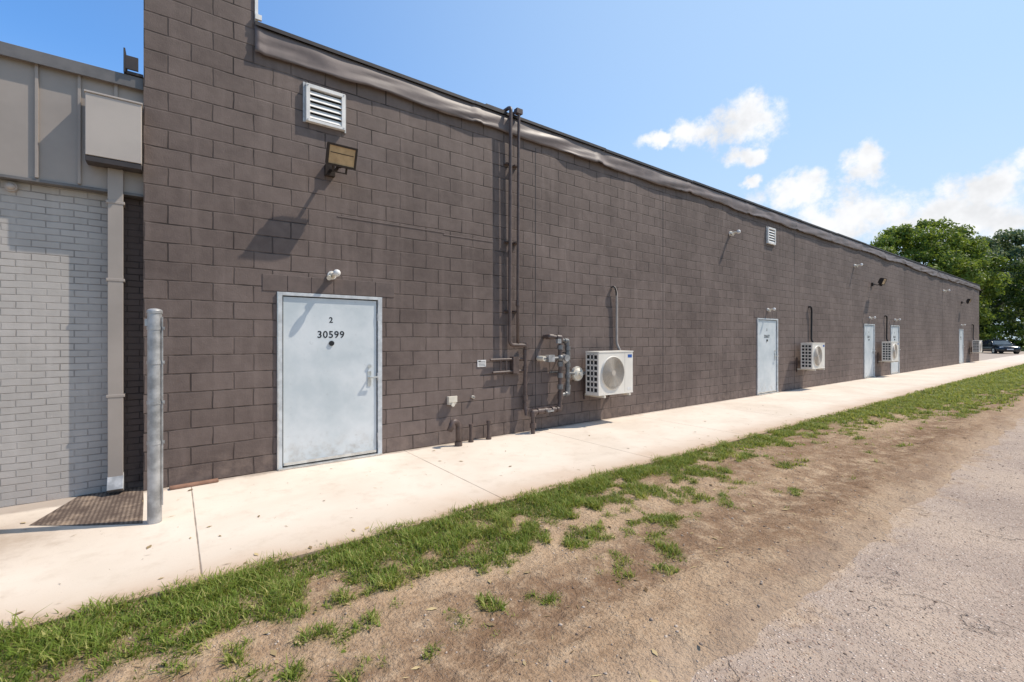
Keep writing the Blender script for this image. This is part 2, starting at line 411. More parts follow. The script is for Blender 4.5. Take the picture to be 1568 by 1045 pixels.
def text_obj(name,txt,size,loc,mat,parent,bold=.0):
    cu=bpy.data.curves.new(name,'FONT'); cu.body=txt; cu.size=size; cu.extrude=.0008; cu.align_x='CENTER'; cu.align_y='CENTER'; cu.offset=bold; cu.space_character=1.12
    o=bpy.data.objects.new(name+'_tmp',cu); COL.objects.link(o)
    dg=bpy.context.evaluated_depsgraph_get(); me=bpy.data.meshes.new_from_object(o.evaluated_get(dg))
    bpy.data.objects.remove(o)
    me.materials.clear(); me.materials.append(mat)
    o2=bpy.data.objects.new(name,me); COL.objects.link(o2); o2.rotation_euler=(R(90),0,0); o2.location=loc; o2.parent=parent
    return o2
for i,(a,b) in enumerate(DOORS):
    d=MB(); fw=.06
    d.box(a+.002,a+fw,-.016,.10,-.0,DZ-.002,M_frame); d.box(b-fw,b-.002,-.016,.10,0,DZ-.002,M_frame)
    d.box(a+fw,b-fw,-.016,.10,DZ-fw*.7,DZ-.002,M_frame)
    d.box(a+.002,a+.016,-.024,-.0165,0,DZ-.002,M_alu)
    d.box(a+fw,a+fw+.014,.012,.10,0.02,DZ-fw*.7,M_dark); d.box(b-fw-.014,b-fw,.012,.10,.02,DZ-fw*.7,M_dark)
    d.box(a+fw,b-fw,.03,.10,DZ-fw*.7-.02,DZ-fw*.7-.001,M_dark)
    d.box(a+fw+.014,b-fw-.014,.010,.05,.035,DZ-fw*.7-.014,M_door)
    d.box(a+.01,b-.01,-.05,.10,.002,.022,M_alu)
    d.box(a+fw+.02,b-fw-.02,-.002,.0095,.037,.075,M_alu)
    for z in (.25,1.08,1.9): d.cyl((b-fw-.004,-.006,z-.055),(b-fw-.004,-.006,z+.055),.010,M_galv,8)
    hx=b-fw-.115; hz=1.06
    d.box(hx-.025,hx+.025,.000,.0095,hz-.10,hz+.10,M_alu)
    d.cyl((hx,.000,hz+.02),(hx,-.055,hz+.02),.012,M_alu,10)
    d.box(hx-.012,hx+.10,-.066,-.050,hz+.008,hz+.03,M_alu)
    d.cyl((hx,.000,hz+.17),(hx,-.012,hz+.17),.024,M_alu,14)
    d.cyl(((a+b)/2-.015,.0095,1.545),((a+b)/2-.015,-.006,1.545),.033,M_black,16)
    d.build('door' if i==0 else 'door.%03d'%i,bld,.002)
    text_obj('door_number',('30599','30607','30611','30613','30621')[i],.125,((a+b)/2-.02,.0085,1.655),M_black,bld,.002)
    text_obj('door_digit',('2','3','4','5','6')[i],.10,((a+b)/2-.02,.0085,1.845),M_black,bld,.002)
    l=MB(); x=a-.16; n=6; tw=(b-a+.34)/n
    for j in range(n): l.box(x+j*tw+.004,x+(j+1)*tw-.004,-.007,.02,DZ+.006,DZ+.205,M_lintel)
    l.build('door_lintel' if i==0 else 'door_lintel.%03d'%i,bld,.004)

# draped flashing band + coping
xs=np.arange(XP,X1+.001,.05); nz=10; V=[];F=[]
seams=[XP+2.95*i+(0.15 if i%2 else 0) for i in range(17)]
for x in xs:
    x=float(x)
    ph=min(abs(x-s) for s in seams)
    zb=.335+.075*fbm(x*.5,1.7,0,2)+.014*fbm(x*3,4,0,2)-(.02 if ph<.06 else 0)
    for j in range(nz):
        t=j/(nz-1)
        z=ZT-.01-t*zb
        fold=.022*fbm(x*1.1+t*2.6,t*1.4,3,2)+.011*math.sin(t*4.4+fbm(x*.7,5,0,2)*5)
        y=.010+t*(.050+.028*fbm(x*.6,9,0,2))+fold*min(1,t*3)
        if ph<.06: y+=.006
        V.append((x,-max(.006,y),z))
for i in range(len(xs)-1):
    for j in range(nz-1):
        a=i*nz+j; F.append((a,a+1,a+nz+1,a+nz))
o=npmesh('flashing_band',V,F,M_band,parent=bld,smooth=True)
sd=o.modifiers.new('Solid','SOLIDIFY'); sd.thickness=.006; sd.offset=1
c=MB()
xx=XP;ii=0
while xx<X1:
    e=min(xx+3.05,X1+.03); dz=.006*math.sin(ii*2.3)
    c.box(xx,e-.004,-.05,.22,ZT+.010+dz,ZT+.024+dz,M_cap); c.box(xx,e-.004,-.05,-.044,ZT-.022+dz,ZT+.010+dz,M_cap); xx=e;ii+=1
c.build('roof_coping',bld)
p=MB(); p.box(XP+.002,XP+.035,-.02,.25,ZT+.035,ZP,M_white); p.box(XP+.002,XP+.07,-.05,-.02,ZT+.05,ZT+.11,M_white)
p.build('pier_flashing',bld)
j=MB()
for x in (5.09,8.79,15.6,27.6,35.0): j.box(x,x+.012,-.003,.01,0,4.95,M_cap)
j.build('movement_joint',bld)
l=MB()
l.box(1.72,3.30,-.006,.01,3.205,3.222,M_lintel); l.box(3.28,4.22,-.006,.01,3.175,3.192,M_lintel)
l.build('wall_ledge',bld,.004)

# ------------------------------------------------------------------ neighbouring brick building
nb=empty('brick_building'); YB=.20
n=MB()
n.add([(-14,YB,-.2),(-.50,YB,-.2),(-.50,YB,3.2),(-14,YB,3.2)],[(0,1,2,3)],M_brick)
n.add([(-.50,YB,-.2),(X0,YB,-.2),(X0,YB,3.2),(-.50,YB,3.2)],[(0,1,2,3)],M_brickbrown)
n.add([(-14,16,-.2),(-14,YB,-.2),(-14,YB,4.3),(-14,16,4.3)],[(0,1,2,3)],M_brick)
n.add([(-14,YB,4.3),(X0,YB,4.3),(X0,16,4.3),(-14,16,4.3)],[(0,1,2,3)],M_roof)
n.build('brick_wall',nb)
f=MB(); f.box(-14,X0-.002,.10,.19,3.15,4.30,M_fascia)
x=-.763
while x>-13.9:
    f.box(x-.012,x+.012,.075,.0995,3.16,4.28,M_fascia); x-=.30
f.box(-.50,-.47,.08,.0995,3.16,4.28,M_fascia)
f.box(-14,X0-.004,.085,.20,3.12,3.148,M_fcap)
f.build('metal_fascia',nb,.002)
f=MB(); f.box(-14,X0-.002,.05,.35,4.302,4.36,M_fcap); f.box(-14,X0-.002,.035,.049,4.24,4.365,M_fcap); f.build('roof_edge_coping',nb,.004)
b=MB()
b.box(-.70,-.27,-.09,.073,3.42,4.03,M_box); b.box(-.71,-.262,-.10,.073,4.032,4.05,M_box)
b.box(-.70,-.27,-.085,.073,3.36,3.415,M_cap)
b.box(-.547,-.425,.045,.155,.16,3.36,M_fascia)
for z in (1.0,2.2,3.0): b.box(-.56,-.412,.04,.199,z,z+.03,M_fascia)
Mx=Matrix.Translation((-.485,.10,.16))@Matrix.Rotation(R(-28),4,'X')
b.box(-.065,.065,-.06,.06,-.14,.03,M_galv,Mx)
b.build('scupper_box_and_downspout',nb,.004)
b=MB(); b.box(-.40,X0-.004,.02,.3,4.37,4.40,M_cap); b.box(-.42,-.405,.0,.3,4.37,4.62,M_cap); b.box(-.405,-.30,.0,.02,4.41,4.55,M_cap)
b.sph((-1.25,.16,3.06),.035,M_box); b.cyl((-1.25,.2,3.06),(-1.25,.16,3.06),.045,M_box)
b.build('roof_bracket',nb,.003)

# ------------------------------------------------------------------ wall fittings
def vent(x,name='louvered_vent'):
    v=MB(); z0,z1=4.345,4.815; x1=x+.48; fr=.045
    v.box(x,x+fr,-.06,-.001,z0,z1,M_white); v.box(x1-fr,x1,-.06,-.001,z0,z1,M_white)
    v.box(x+fr,x1-fr,-.06,-.001,z1-fr,z1,M_white); v.box(x+fr,x1-fr,-.06,-.001,z0,z0+fr*.8,M_white)
    v.box(x+fr,x1-fr,-.006,-.002,z0+fr*.8,z1-fr,M_dark)  # near-black sheet paints in the shadow between the louvers
    for i in range(5):
        z=z0+.075+i*.074
        Mx=Matrix.Translation((0,-.036,z))@Matrix.Rotation(R(60),4,'X')
        v.box(x+fr,x1-fr,-.036,.036,-.003,.003,M_white,Mx)
    for (sx,sz) in ((x+.02,z0+.02),(x1-.02,z0+.02),(x+.02,z1-.02),(x1-.02,z1-.02)): v.cyl((sx,-.06,sz),(sx,-.066,sz),.008,M_galv,8)
    v.box(x-.03,x,-.02,-.001,z0-.01,z1+.02,M_galv); v.box(x1,x1+.02,-.02,-.001,z0-.02,z1+.01,M_galv)
    v.build(name,None,.002)
vent(1.33); vent(13.72)
def flood(x,z,name='flood_light'):
    v=MB()
    v.box(x-.06,x+.06,-.06,-.001,z-.07,z+.07,M_bronze)
    v.bendpipe([(x,-.06,z),(x+.02,-.17,z-.03),(x+.03,-.22,z-.04),(x+.05,-.26,z+.02)],.020,M_bronze)
    v.sph((x+.06,-.27,z+.01),.036,M_bronze)
    Mx=Matrix.Translation((x+.05,-.35,z+.10))@Matrix.Rotation(R(22),4,'X')
    v.box(-.165,.165,-.04,.06,-.12,.12,M_bronze,Mx)
    v.box(-.18,.18,-.055,-.041,-.13,-.105,M_bronze,Mx); v.box(-.18,.18,-.055,-.041,.105,.13,M_bronze,Mx)
    v.box(-.18,-.155,-.055,-.041,-.105,.105,M_bronze,Mx); v.box(.155,.18,-.055,-.041,-.105,.105,M_bronze,Mx)
    v.box(-.155,.155,-.046,-.041,-.105,.105,M_lens,Mx)
    v.box(-.14,.14,-.0475,-.0462,.02,.03,M_bronze,Mx)
    for i in range(9): v.box(-.15+i*.0375-.004,-.15+i*.0375+.004,.06,.10,-.10,.10,M_bronze,Mx)
    v.box(-.09,-.075,-.02,.02,-.20,-.12,M_bronze,Mx); v.box(.075,.09,-.02,.02,-.20,-.12,M_bronze,Mx); v.box(-.09,.09,-.02,.02,-.205,-.19,M_bronze,Mx)
    v.build(name,None,.003)
flood(1.62,3.78); flood(22.9,3.80); flood(40.0,3.85)
def wlight(x,z,name='wall_light',s=1.0):
    v=MB()
    v.cyl((x,-.001,z),(x,-.03*s,z),.055*s,M_white,18); v.cyl((x,-.03*s,z),(x,-.06*s,z),.045*s,M_cream,18,.03*s)
    v.cyl((x,-.055*s,z),(x+.01,-.17*s,z+.01),.024*s,M_cream,14); v.sph((x+.012,-.20*s,z+.01),.046*s,M_white,14,8,(1,1,1))
    v.cyl((x-.03*s,-.04*s,z-.02),(x-.06*s,-.11*s,z-.05*s),.020*s,M_cream,12,.03*s)
    v.build(name)
for x,z,s in ((1.65,2.43,1),(11.7,4.35,1.1),(13.8,2.43,.9),(20.9,4.38,1.1),(22.6,2.43,.9),(26.0,2.43,.9),(35.2,4.30,1.2),(39.9,2.43,.9)): wlight(x,z,s=s)

def ac(x,z0,name='air_conditioner_unit'):
    v=MB(); W=.96;H=.78; y0=-.50;y1=-.18
    v.box(x+.012,x+W,y0,y1,z0+.03,z0+H,M_acw)
    v.box(x-.004,x+W+.008,y0-.008,y1+.004,z0+H+.001,z0+H+.022,M_acw)
    v.box(x,x+W,y0-.004,y1,z0,z0+.029,M_acw)
    v.box(x-.002,x+.011,y0,y0+.035,z0+.03,z0+H,M_acw); v.box(x-.002,x+.011,y1-.03,y1,z0+.03,z0+H,M_acw)
    v.box(x+.004,x+.0115,y0+.035,y1-.03,z0+.04,z0+H-.02,M_black)
    nr=7
    for r_ in range(nr+1):
        zz=z0+.045+r_*(H-.075)/nr; v.box(x-.003,x+.010,y0+.03,y1-.03,zz-.016,zz+.016,M_acw)
    for cc in range(1,3):
        yy=y0+.035+cc*(y1-y0-.065)/3; v.box(x-.003,x+.010,yy-.012,yy+.012,z0+.04,z0+H-.02,M_acw)
    v.box(x+W-.001,x+W+.004,y0+.08,y1-.08,z0+.30,z0+.55,M_acg)
    cx=x+.38; cz=z0+.40; rr=.30
    v.cyl((cx,y0-.001,cz),(cx,y0-.004,cz),rr,M_acg,48)
    v.tor((cx,y0-.006,cz),rr,.013,M_acw,'Y',48)
    v.cyl((cx,y0-.006,cz),(cx,y0-.010,cz),rr*.95,M_acd,48)
    for i in range(1,15): v.tor((cx,y0-.022,cz),.05+i*.0176,.0055,M_acg,'Y',40,5)
    for i in range(20):
        t=2*math.pi*i/20; v.cyl((cx+.05*math.cos(t),y0-.020,cz+.05*math.sin(t)),(cx+rr*math.cos(t),y0-.012,cz+rr*math.sin(t)),.004,M_acg,5)
    v.cyl((cx,y0-.010,cz),(cx,y0-.028,cz),.055,M_acg,20)
    for i in range(3):
        t=2*math.pi*i/3+.4
        p=[(cx+.05*math.cos(t),y0-.011,cz+.05*math.sin(t)),(cx+.27*math.cos(t-.35),y0-.0115,cz+.27*math.sin(t-.35)),(cx+.27*math.cos(t+.45),y0-.0115,cz+.27*math.sin(t+.45))]
        v.add(p,[(0,1,2)],M_acg)
    v.box(x+W-.15,x+W-.03,y0-.003,y0-.0005,z0+H-.105,z0+H-.045,M_blue)
    v.box(x+W-.16,x+W-.05,y0-.003,y0-.0005,z0+.06,z0+.11,M_white)
    v.box(x+.72,x+.724,y0-.002,y0,z0+.03,z0+H,M_acg)
    for bx in (x+.12,x+W-.14):
        v.box(bx,bx+.04,y0-.03,-.002,z0-.045,z0-.004,M_cream); v.box(bx,bx+.04,-.035,-.002,z0-.12,z0+.35,M_bpipe)
    v.box(x+W,x+W+.05,y0+.12,y1-.02,z0+.08,z0+.30,M_acw)
    v.build(name,None,.004)
def lineset(x,zt,zb,dark=False,name='refrigerant_line_cover'):
    v=MB(); m=M_black if dark else M_hose
    v.bendpipe([(x-.08,0.005,zt),(x-.08,-.06,zt+.02),(x-.02,-.07,zt-.08),(x,-.06,zt-.25),(x+.01,-.05,zb+.2),(x+.02,-.16,zb)],.026,m,rad=.06)
    v.bendpipe([(x-.10,0.005,zt+.01),(x-.10,-.08,zt+.03),(x-.05,-.09,zt-.06),(x-.03,-.07,zt-.15)],.014,M_black,rad=.05)
    v.build(name)
ac(6.16,.565); lineset(7.17,2.62,1.30)
ac(15.6,.66); lineset(16.75,2.62,1.35,True)
ac(23.5,.66); lineset(24.65,2.55,1.35,True); 
ac(42.3,.66); lineset(43.4,2.5,1.35,True)

v=MB()
v.bendpipe([(4.47,.25,ZT+.10),(4.47,-.12,ZT+.10),(4.47,-.11,4.9),(4.46,-.10,1.50),(4.80,-.10,1.49),(4.80,-.085,1.40)],.030,M_bpipe)
v.bendpipe([(4.63,.25,ZT+.09),(4.63,-.13,ZT+.09),(4.63,-.12,4.9),(4.63,-.10,2.3),(4.63,-.10,1.52)],.025,M_bpipe)
for z in (2.05,3.2,4.5):
    for x in (4.465,4.63): v.box(x-.045,x+.045,-.072,-.001,z,z+.025,M_bpipe)
v.cyl((4.63,-.10,2.15),(4.63,-.10,2.25),.036,M_bpipe)
v.box(4.05,4.45,-.02,.2,ZT+.035,ZT+.065,M_bpipe); v.box(4.57,4.69,-.16,-.07,ZT+.02,ZT+.10,M_bpipe)
v.build('roof_conduit')
v=MB()
v.pipe([(4.10,-.06,1.26),(4.80,-.06,1.26)],.020,M_bpipe); v.pipe([(4.15,-.06,1.05),(4.80,-.06,1.06)],.020,M_bpipe)
v.pipe([(4.30,-.06,1.05),(4.30,-.06,1.26)],.014,M_bpipe); v.pipe([(4.42,-.06,1.02),(4.42,-.06,1.28)],.014,M_bpipe)
v.box(4.54,4.66,-.10,-.002,1.02,1.30,M_bpipe)
v.pipe([(4.80,-.085,1.52),(4.80,-.085,.45),(4.80,-.12,.30)],.030,M_bpipe,1.35)
for z in (1.5,1.38,1.10,.6): v.cyl((4.80,-.085,z-.035),(4.80,-.085,z+.035),.044,M_bpipe,8)
v.build('conduit_cluster')
g=MB(); Y=-.20
g.pipe([(4.86,-.22,-.05),(4.86,-.22,.36),(5.08,Y,.36),(5.48,Y,.36),(5.50,Y,.60),(5.50,Y,1.62),(5.30,Y+.06,1.64),(5.28,-.01,1.64)],.035,M_bpipe,1.4)
g.cyl((4.86,-.22,.10),(4.86,-.22,.18),.055,M_bpipe,8)
for x in (5.0,5.15,5.32): g.cyl((x-.03,Y,.36),(x+.03,Y,.36),.055,M_bpipe,8)
g.cyl((5.15,Y-.01,.36),(5.15,Y-.10,.36),.02,M_galv,8); g.box(5.11,5.25,Y-.115,Y-.10,.35,.38,M_galv)
g.pipe([(5.50,Y,1.58),(5.66,Y,1.56),(5.68,Y,1.30),(5.68,Y,.62),(5.50,Y,.60)],.035,M_gpipe,1.4)
for z in (1.45,1.15,.95,.75): g.cyl((5.50,Y,z-.04),(5.50,Y,z+.04),.052,M_gpipe,8); g.cyl((5.68,Y,z-.06),(5.68,Y,z+.02),.052,M_gpipe,8)
g.pipe([(5.68,Y,.98),(5.88,Y,.96)],.030,M_gpipe,1.3)
g.cyl((5.93,Y+.05,.96),(5.93,Y-.02,.96),.125,M_cream,28); g.cyl((5.93,Y-.02,.96),(5.93,Y-.055,.96),.105,M_cream,28,.06)
g.tor((5.93,Y+.015,.96),.128,.010,M_galv,'Y',28); g.cyl((5.93,Y-.055,.96),(5.93,Y-.10,.96),.034,M_cream,16)
g.pipe([(6.0,Y,.96),(6.10,Y,.96),(6.10,-.03,.96)],.022,M_gpipe,1.3)
g.box(5.18,5.32,Y-.06,Y+.03,1.20,1.32,M_galv); g.cyl((5.10,Y,1.26),(5.50,Y,1.26),.026,M_gpipe)
g.cyl((5.58,Y-.02,1.26),(5.58,Y-.10,1.26),.06,M_galv,18); g.sph((5.50,Y,1.26),.065,M_gpipe); g.sph((5.59,Y,1.24),.085,M_galv)
g.cyl((5.12,Y-.02,1.26),(5.12,Y+.15,1.26),.045,M_cream,16)
g.box(5.40,5.48,Y-.05,Y,1.52,1.60,M_galv); g.box(5.42,5.75,-.02,-.002,.98,1.01,M_gpipe)
g.cyl((5.50,Y,1.0),(5.50,-.001,1.0),.012,M_gpipe,8); g.cyl((5.68,Y,1.35),(5.68,-.001,1.35),.012,M_gpipe,8)
g.build('gas_meter')
v=MB(); v.box(3.34,3.47,-.07,-.002,.60,.72,M_cream); v.box(3.33,3.48,-.085,-.071,.63,.73,M_cream); v.cyl((3.405,-.072,.60),(3.405,-.09,.60),.03,M_cream)
v.build('outlet_box',None,.006)
v=MB(); v.bendpipe([(3.42,-.22,-.03),(3.42,-.22,.34),(3.32,-.24,.39),(3.25,-.25,.24)],.042,M_bpipe,rad=.07,seg=14); v.cyl((3.42,-.22,.0),(3.42,-.22,.06),.058,M_bpipe)
v.build('gooseneck_vent_pipe')
for x,h,r_ in ((3.70,.26,.026),(4.03,.28,.028)):
    v=MB(); v.cyl((x,-.12,-.03),(x,-.12,h),r_,M_bpipe); v.cyl((x,-.12,h-.03),(x,-.12,h+.02),r_*1.35,M_bpipe,8); v.cyl((x,-.12,0),(x,-.12,.03),r_*1.6,M_bpipe); v.build('capped_pipe')
v=MB(); v.cyl((3.80,0,.68),(3.80,-.04,.68),.025,M_cream,12); v.cyl((3.80,-.04,.68),(3.80,-.05,.68),.016,M_gpipe,10); v.build('hose_tap')
v=MB(); v.box(3.89,4.05,-.012,-.002,1.15,1.26,M_white)
for i in range(4): v.box(3.905,4.035,-.0135,-.0122,1.165+i*.022,1.172+i*.022,M_black)
v.box(3.905,3.95,-.0137,-.0123,1.235,1.25,M_black)
v.build('wall_sign',None,.002)

# ------------------------------------------------------------------ galvanised post
v=MB(); px,py=-.136,-1.10
v.cyl((px,py,-.1),(px,py,1.83),.052,M_galv,28)
v.cyl((px,py,1.83),(px,py,1.85),.057,M_galv,28); v.sph((px,py,1.85),.056,M_galv,24,10,(1,1,.45))
for z in (1.70,1.40,1.05,.70):
    v.cyl((px,py,z-.014),(px,py,z+.014),.056,M_galv,28); v.box(px+.045,px+.070,py-.03,py-.018,z-.014,z+.014,M_galv); v.cyl((px+.062,py-.045,z),(px+.062,py,z),.007,M_galv,8)
v.cyl((px+.054,py-.034,.15),(px+.054,py-.034,1.80),.006,M_galv,8)
v.box(px-.068,px-.045,py-.02,py+.01,1.72,1.78,M_galv)
v.build('fence_post')
v=MB(); Mx=Matrix.Translation((-.02,-.10,.004))@Matrix.Rotation(R(3),4,'Z'); v.box(-.02,.42,-.05,.03,0,.025,simple('old_timber',(.22,.12,.08),.8,0,.3,8,.3),Mx); v.build('timber_strip',None,.004)
mm,k,b=newmat('rusty_mesh_mat'); co=objco(k)
rot=k.n('ShaderNodeMapping',i_Vector=co); rot.inputs['Rotation'].default_value=(0,0,R(45)); rot.inputs['Scale'].default_value=(42,42,42)
ck=k.n('ShaderNodeTexChecker',i_Vector=rot.outputs[0],i_Scale=1.0); gn=k.noise(co,3.5,4,.7)
cc=k.mix(k.math('MULTIPLY',ck.outputs[1],k.ramp(gn,.3,.65)),(.085,.060,.048),(.26,.20,.155))
cc=k.mix(k.math('MULTIPLY',k.ramp(gn,.5,.7),.6),cc,(.34,.25,.175))
setb(k,b,cc,.9,0,.2,k.bump(ck.outputs[1],.6,.01))
v=MB(); v.add([(-1.00,-.55,.004),(-.62,-.84,.004),(-.22,-1.08,.004),(-.24,-.4,.004),(-.27,.19,.004),(-.78,.19,.004)],[(0,1,2,3,4,5)],mm); v.build('drain_grate')

# ------------------------------------------------------------------ ground surfaces
v=MB(); v.box(-30,X1+14,-2.51,YB+.02,-.14,0,M_conc); v.build('sidewalk',None,0)
v=MB(); v.add([(-400,-400,-.12),(400,-400,-.12),(400,400,-.12),(-400,400,-.12)],[(0,1,2,3)],M_ground); v.build('ground')
v=MB(); v.add([(-60,-16,-.050),(140,-16,-.050),(140,-4.55,-.050),(-60,-4.55,-.050)],[(0,1,2,3)],M_asph); v.build('road')
v=MB(); v.add([(X1+14,-2.51,-.02),(84,-2.51,-.02),(84,14,-.02),(X1+14,14,-.02)],[(0,1,2,3)],M_conc)
v.add([(X1+.02,YB+.03,-.02),(X1+14,YB+.03,-.02),(X1+14,14,-.02),(X1+.02,14,-.02)],[(0,1,2,3)],M_conc); v.build('parking_lot')

def outer(x):
    P=[(-40,-3.5),(-1,-3.55),(0,-3.6),(2,-3.7),(3.4,-3.75),(4.5,-3.4),(6,-3.2),(8,-3.2),(10.5,-3.35),(13,-3.8),(16,-4.05),(22,-4.35),(40,-4.5),(80,-4.5)]
    for (a,ya),(b,yb) in zip(P,P[1:]):
        if a<=x<=b: return ya+(yb-ya)*(x-a)/(b-a)
    return -3.4
def gmask(x,y):
    n=fbm(x*1.7,y*2.3,3.1,3)
    n2=fbm(x*6,y*6,8.2,2)
    d=(y-outer(x))
    v=d/.60+n*1.9+n2*1.5-.15
    if x>9: v+=min(1,(x-9)/5)*.6
    if y>-2.85: v+=.9+n*.5
    if d<-.45: v-=(-d-.45)*5
    if y>-4.3:
        s=fbm(x*2.6,y*2.6,20,2)+.3*n2
        v=max(v,(s-.40)*2.4)
    return max(0.0,min(1.0,v))
def vheight(x,y):
    h=-.018+.018*fbm(x*.9,y*1.4,5,3)+.013*fbm(x*6,y*6,2,3)
    h-=.045*math.exp(-((y+4.05)/.26)**2)*(.7+.6*fbm(x*.5,0,1,1))
    h-=.018*math.exp(-((y+3.55)/.13)**2)
    h+=.014*math.exp(-((y+4.45)/.14)**2)
    e=-4.84+.20*fbm(x*.8,11,3,4)
    if y<e: h=min(h,-.040)-(e-y)*.13
    elif y<-4.5: h=max(h,-.046)
    if y>-2.62: h=h*.6-.004
    return h
xs=[-12.0]
while xs[-1]<62: xs.append(xs[-1]+(.04 if -2.5<xs[-1]<7 else (.08 if -4<xs[-1]<16 else .3)))
ys=np.arange(-5.6,-2.505,.035)
V=[];G=[]
for x in xs:
    for y in ys:
        V.append((x,float(y),vheight(x,y))); G.append(gmask(x,y))
ny=len(ys); nx=len(xs)
I=(np.arange(nx-1)[:,None]*ny+np.arange(ny-1)[None,:]).ravel()
F=np.stack([I,I+ny,I+ny+1,I+1],1)
npmesh('dirt_verge',V,F,M_verge,{'grass':G},smooth=True)

rng=np.random.default_rng(3)
pts=[]
for (xa,xb,dens,hs,ws) in ((-4,-2.2,2500,1,1.3),(-2.2,6,8500,1,1),(6,10,4500,1.0,1.3),(10,16,2400,1.05,1.9),(16,28,1100,1.2,3.2),(28,62,420,1.4,6)):
    ya,yb=(-4.6,-2.44) if xa>=10 else (-4.4,-2.44)
    cnt=int((xb-xa)*(yb-ya)*dens)
    X=rng.uniform(xa,xb,cnt);Yy=rng.uniform(ya,yb,cnt);Rr=rng.random(cnt)
    for x,y,r_ in zip(X,Yy,Rr):
        g_=gmask(x,y)
        if y>-2.52 and r_>.35*(1+2*fbm(x*3,1,2,2)): continue
        if r_<g_**1.3*.95: pts.append((x,y,vheight(x,min(y,-2.52)),g_,hs,ws))
pts=np.array(pts); N=len(pts); print('blades',N)
ang=rng.uniform(0,2*math.pi,N); 
hn=np.array([fbm(p[0]*3.2,p[1]*3.2,1.0,2) for p in pts])
L=(.020+.036*rng.random(N)+.050*np.clip(hn,-.3,1))*(.40+.75*pts[:,3])*pts[:,4]
L=np.clip(L,.012,.13)
Wd=(.0018+.0022*rng.random(N))*pts[:,5]
broad=rng.random(N)<.07; Wd[broad]*=3.4; L[broad]*=.7
lean=rng.uniform(.2,1.5,N)*L
dx,dy=np.cos(ang),np.sin(ang); sx,sy=-dy,dx
B=pts[:,:3].copy(); B[:,2]-=.004
def P(t,wf,up):
    c=B.copy(); c[:,0]+=dx*lean*t**1.7; c[:,1]+=dy*lean*t**1.7; c[:,2]+=L*up
    a=c.copy();a[:,0]+=sx*Wd*wf;a[:,1]+=sy*Wd*wf
    b_=c.copy();b_[:,0]-=sx*Wd*wf;b_[:,1]-=sy*Wd*wf
    return a,b_
a0,b0=P(0,1,0);a1,b1=P(.5,.85,.58);a2,b2=P(1,.12,.92)
V=np.stack([a0,b0,b1,a1,a2,b2],1).reshape(-1,3)
i=np.arange(N)*6
F=np.concatenate([np.stack([i,i+1,i+2,i+3],1),np.stack([i+3,i+2,i+5,i+4],1)])
tone=np.clip(.42+.32*hn+rng.normal(0,.18,N)+(1-pts[:,3])*.25,0,1); tone[rng.random(N)<.08]=.95
npmesh('grass',V,F,M_grass,{'tone':np.repeat(tone,6)})

def stones(name,cnt,xr,yr,zf,sr,mat):
    ico=[(0,0,1),(.9,0,.3),(.28,.85,.3),(-.72,.53,.3),(-.72,-.53,.3),(.28,-.85,.3),(.72,.53,-.4),(-.28,.85,-.4),(-.9,0,-.4),(-.28,-.85,-.4),(.72,-.53,-.4),(0,0,-1)]
    fc=[(0,1,2),(0,2,3),(0,3,4),(0,4,5),(0,5,1),(1,6,2),(2,7,3),(3,8,4),(4,9,5),(5,10,1),(6,7,2),(7,8,3),(8,9,4),(9,10,5),(10,6,1),(11,7,6),(11,8,7),(11,9,8),(11,10,9),(11,6,10)]
    ico=np.array(ico);fc=np.array(fc)
    X=xr[0]+(xr[1]-xr[0])*rng.random(cnt)**1.6; Yy=rng.uniform(*yr,cnt); S=sr[0]+(sr[1]-sr[0])*rng.random(cnt)**4
    V=[];F=[];T=[]
    for n_ in range(cnt):
        sc=S[n_]*rng.uniform(.6,1.3,3); sc[2]*=.6
        t=rng.uniform(0,6.28); c,s_=math.cos(t),math.sin(t)
        p=ico*sc*rng.uniform(.8,1.2,(12,1)); p=np.stack([p[:,0]*c-p[:,1]*s_,p[:,0]*s_+p[:,1]*c,p[:,2]],1)
        p+=np.array([X[n_],Yy[n_],zf(X[n_],Yy[n_])+sc[2]*.2]); V.append(p);F.append(fc+12*n_);T+= [rng.random()]*12
    npmesh(name,np.concatenate(V),np.concatenate(F),mat,{'tone':T})
mm,k,b=newmat('pebble'); t=k.n('ShaderNodeAttribute',attribute_name='tone').outputs['Fac']
setb(k,b,k.mix(t,(.17,.11,.075),(.48,.39,.31)),.9,0,.15)
stones('gravel',11000,(-2.5,16),(-5.5,-2.6),lambda x,y:max(vheight(x,y),-.050) if y<-4.55 else vheight(x,y),(.002,.012),mm)
stones('road_gravel',6000,(-1,14),(-7,-4.9),lambda x,y:-.050,(.002,.008),mm)
stones('sidewalk_debris',420,(-3,14),(-2.5,-.05),lambda x,y:0.0,(.002,.006),mm)
V=[];F=[];T=[]
for n_ in range(1100):
    x=-2+14*rng.random()**1.5; y=rng.uniform(-4.9,-2.3) if n_<960 else rng.uniform(-2.4,-.1); z=(vheight(x,y) if y<-2.51 else 0)+.004
    t=rng.uniform(0,6.28); l_=rng.uniform(.008,.04); w_=l_*rng.choice([.08,.12,.45]); ca,sa=math.cos(t),math.sin(t)
    o_=len(V)
    for (a,b_,h_) in ((-l_,0,0),(0,-w_,.003),(l_,0,.006*rng.random()),(0,w_,.002)): V.append((x+a*ca-b_*sa,y+a*sa+b_*ca,z+h_))
    F.append((o_,o_+1,o_+2,o_+3)); T+=[rng.random()]*4
mm,k,b=newmat('dead_litter'); t=k.n('ShaderNodeAttribute',attribute_name='tone').outputs['Fac']
setb(k,b,k.mix(t,(.10,.06,.03),(.50,.38,.20)),.9,0,.15)
npmesh('leaf_litter',V,F,mm,{'tone':T})

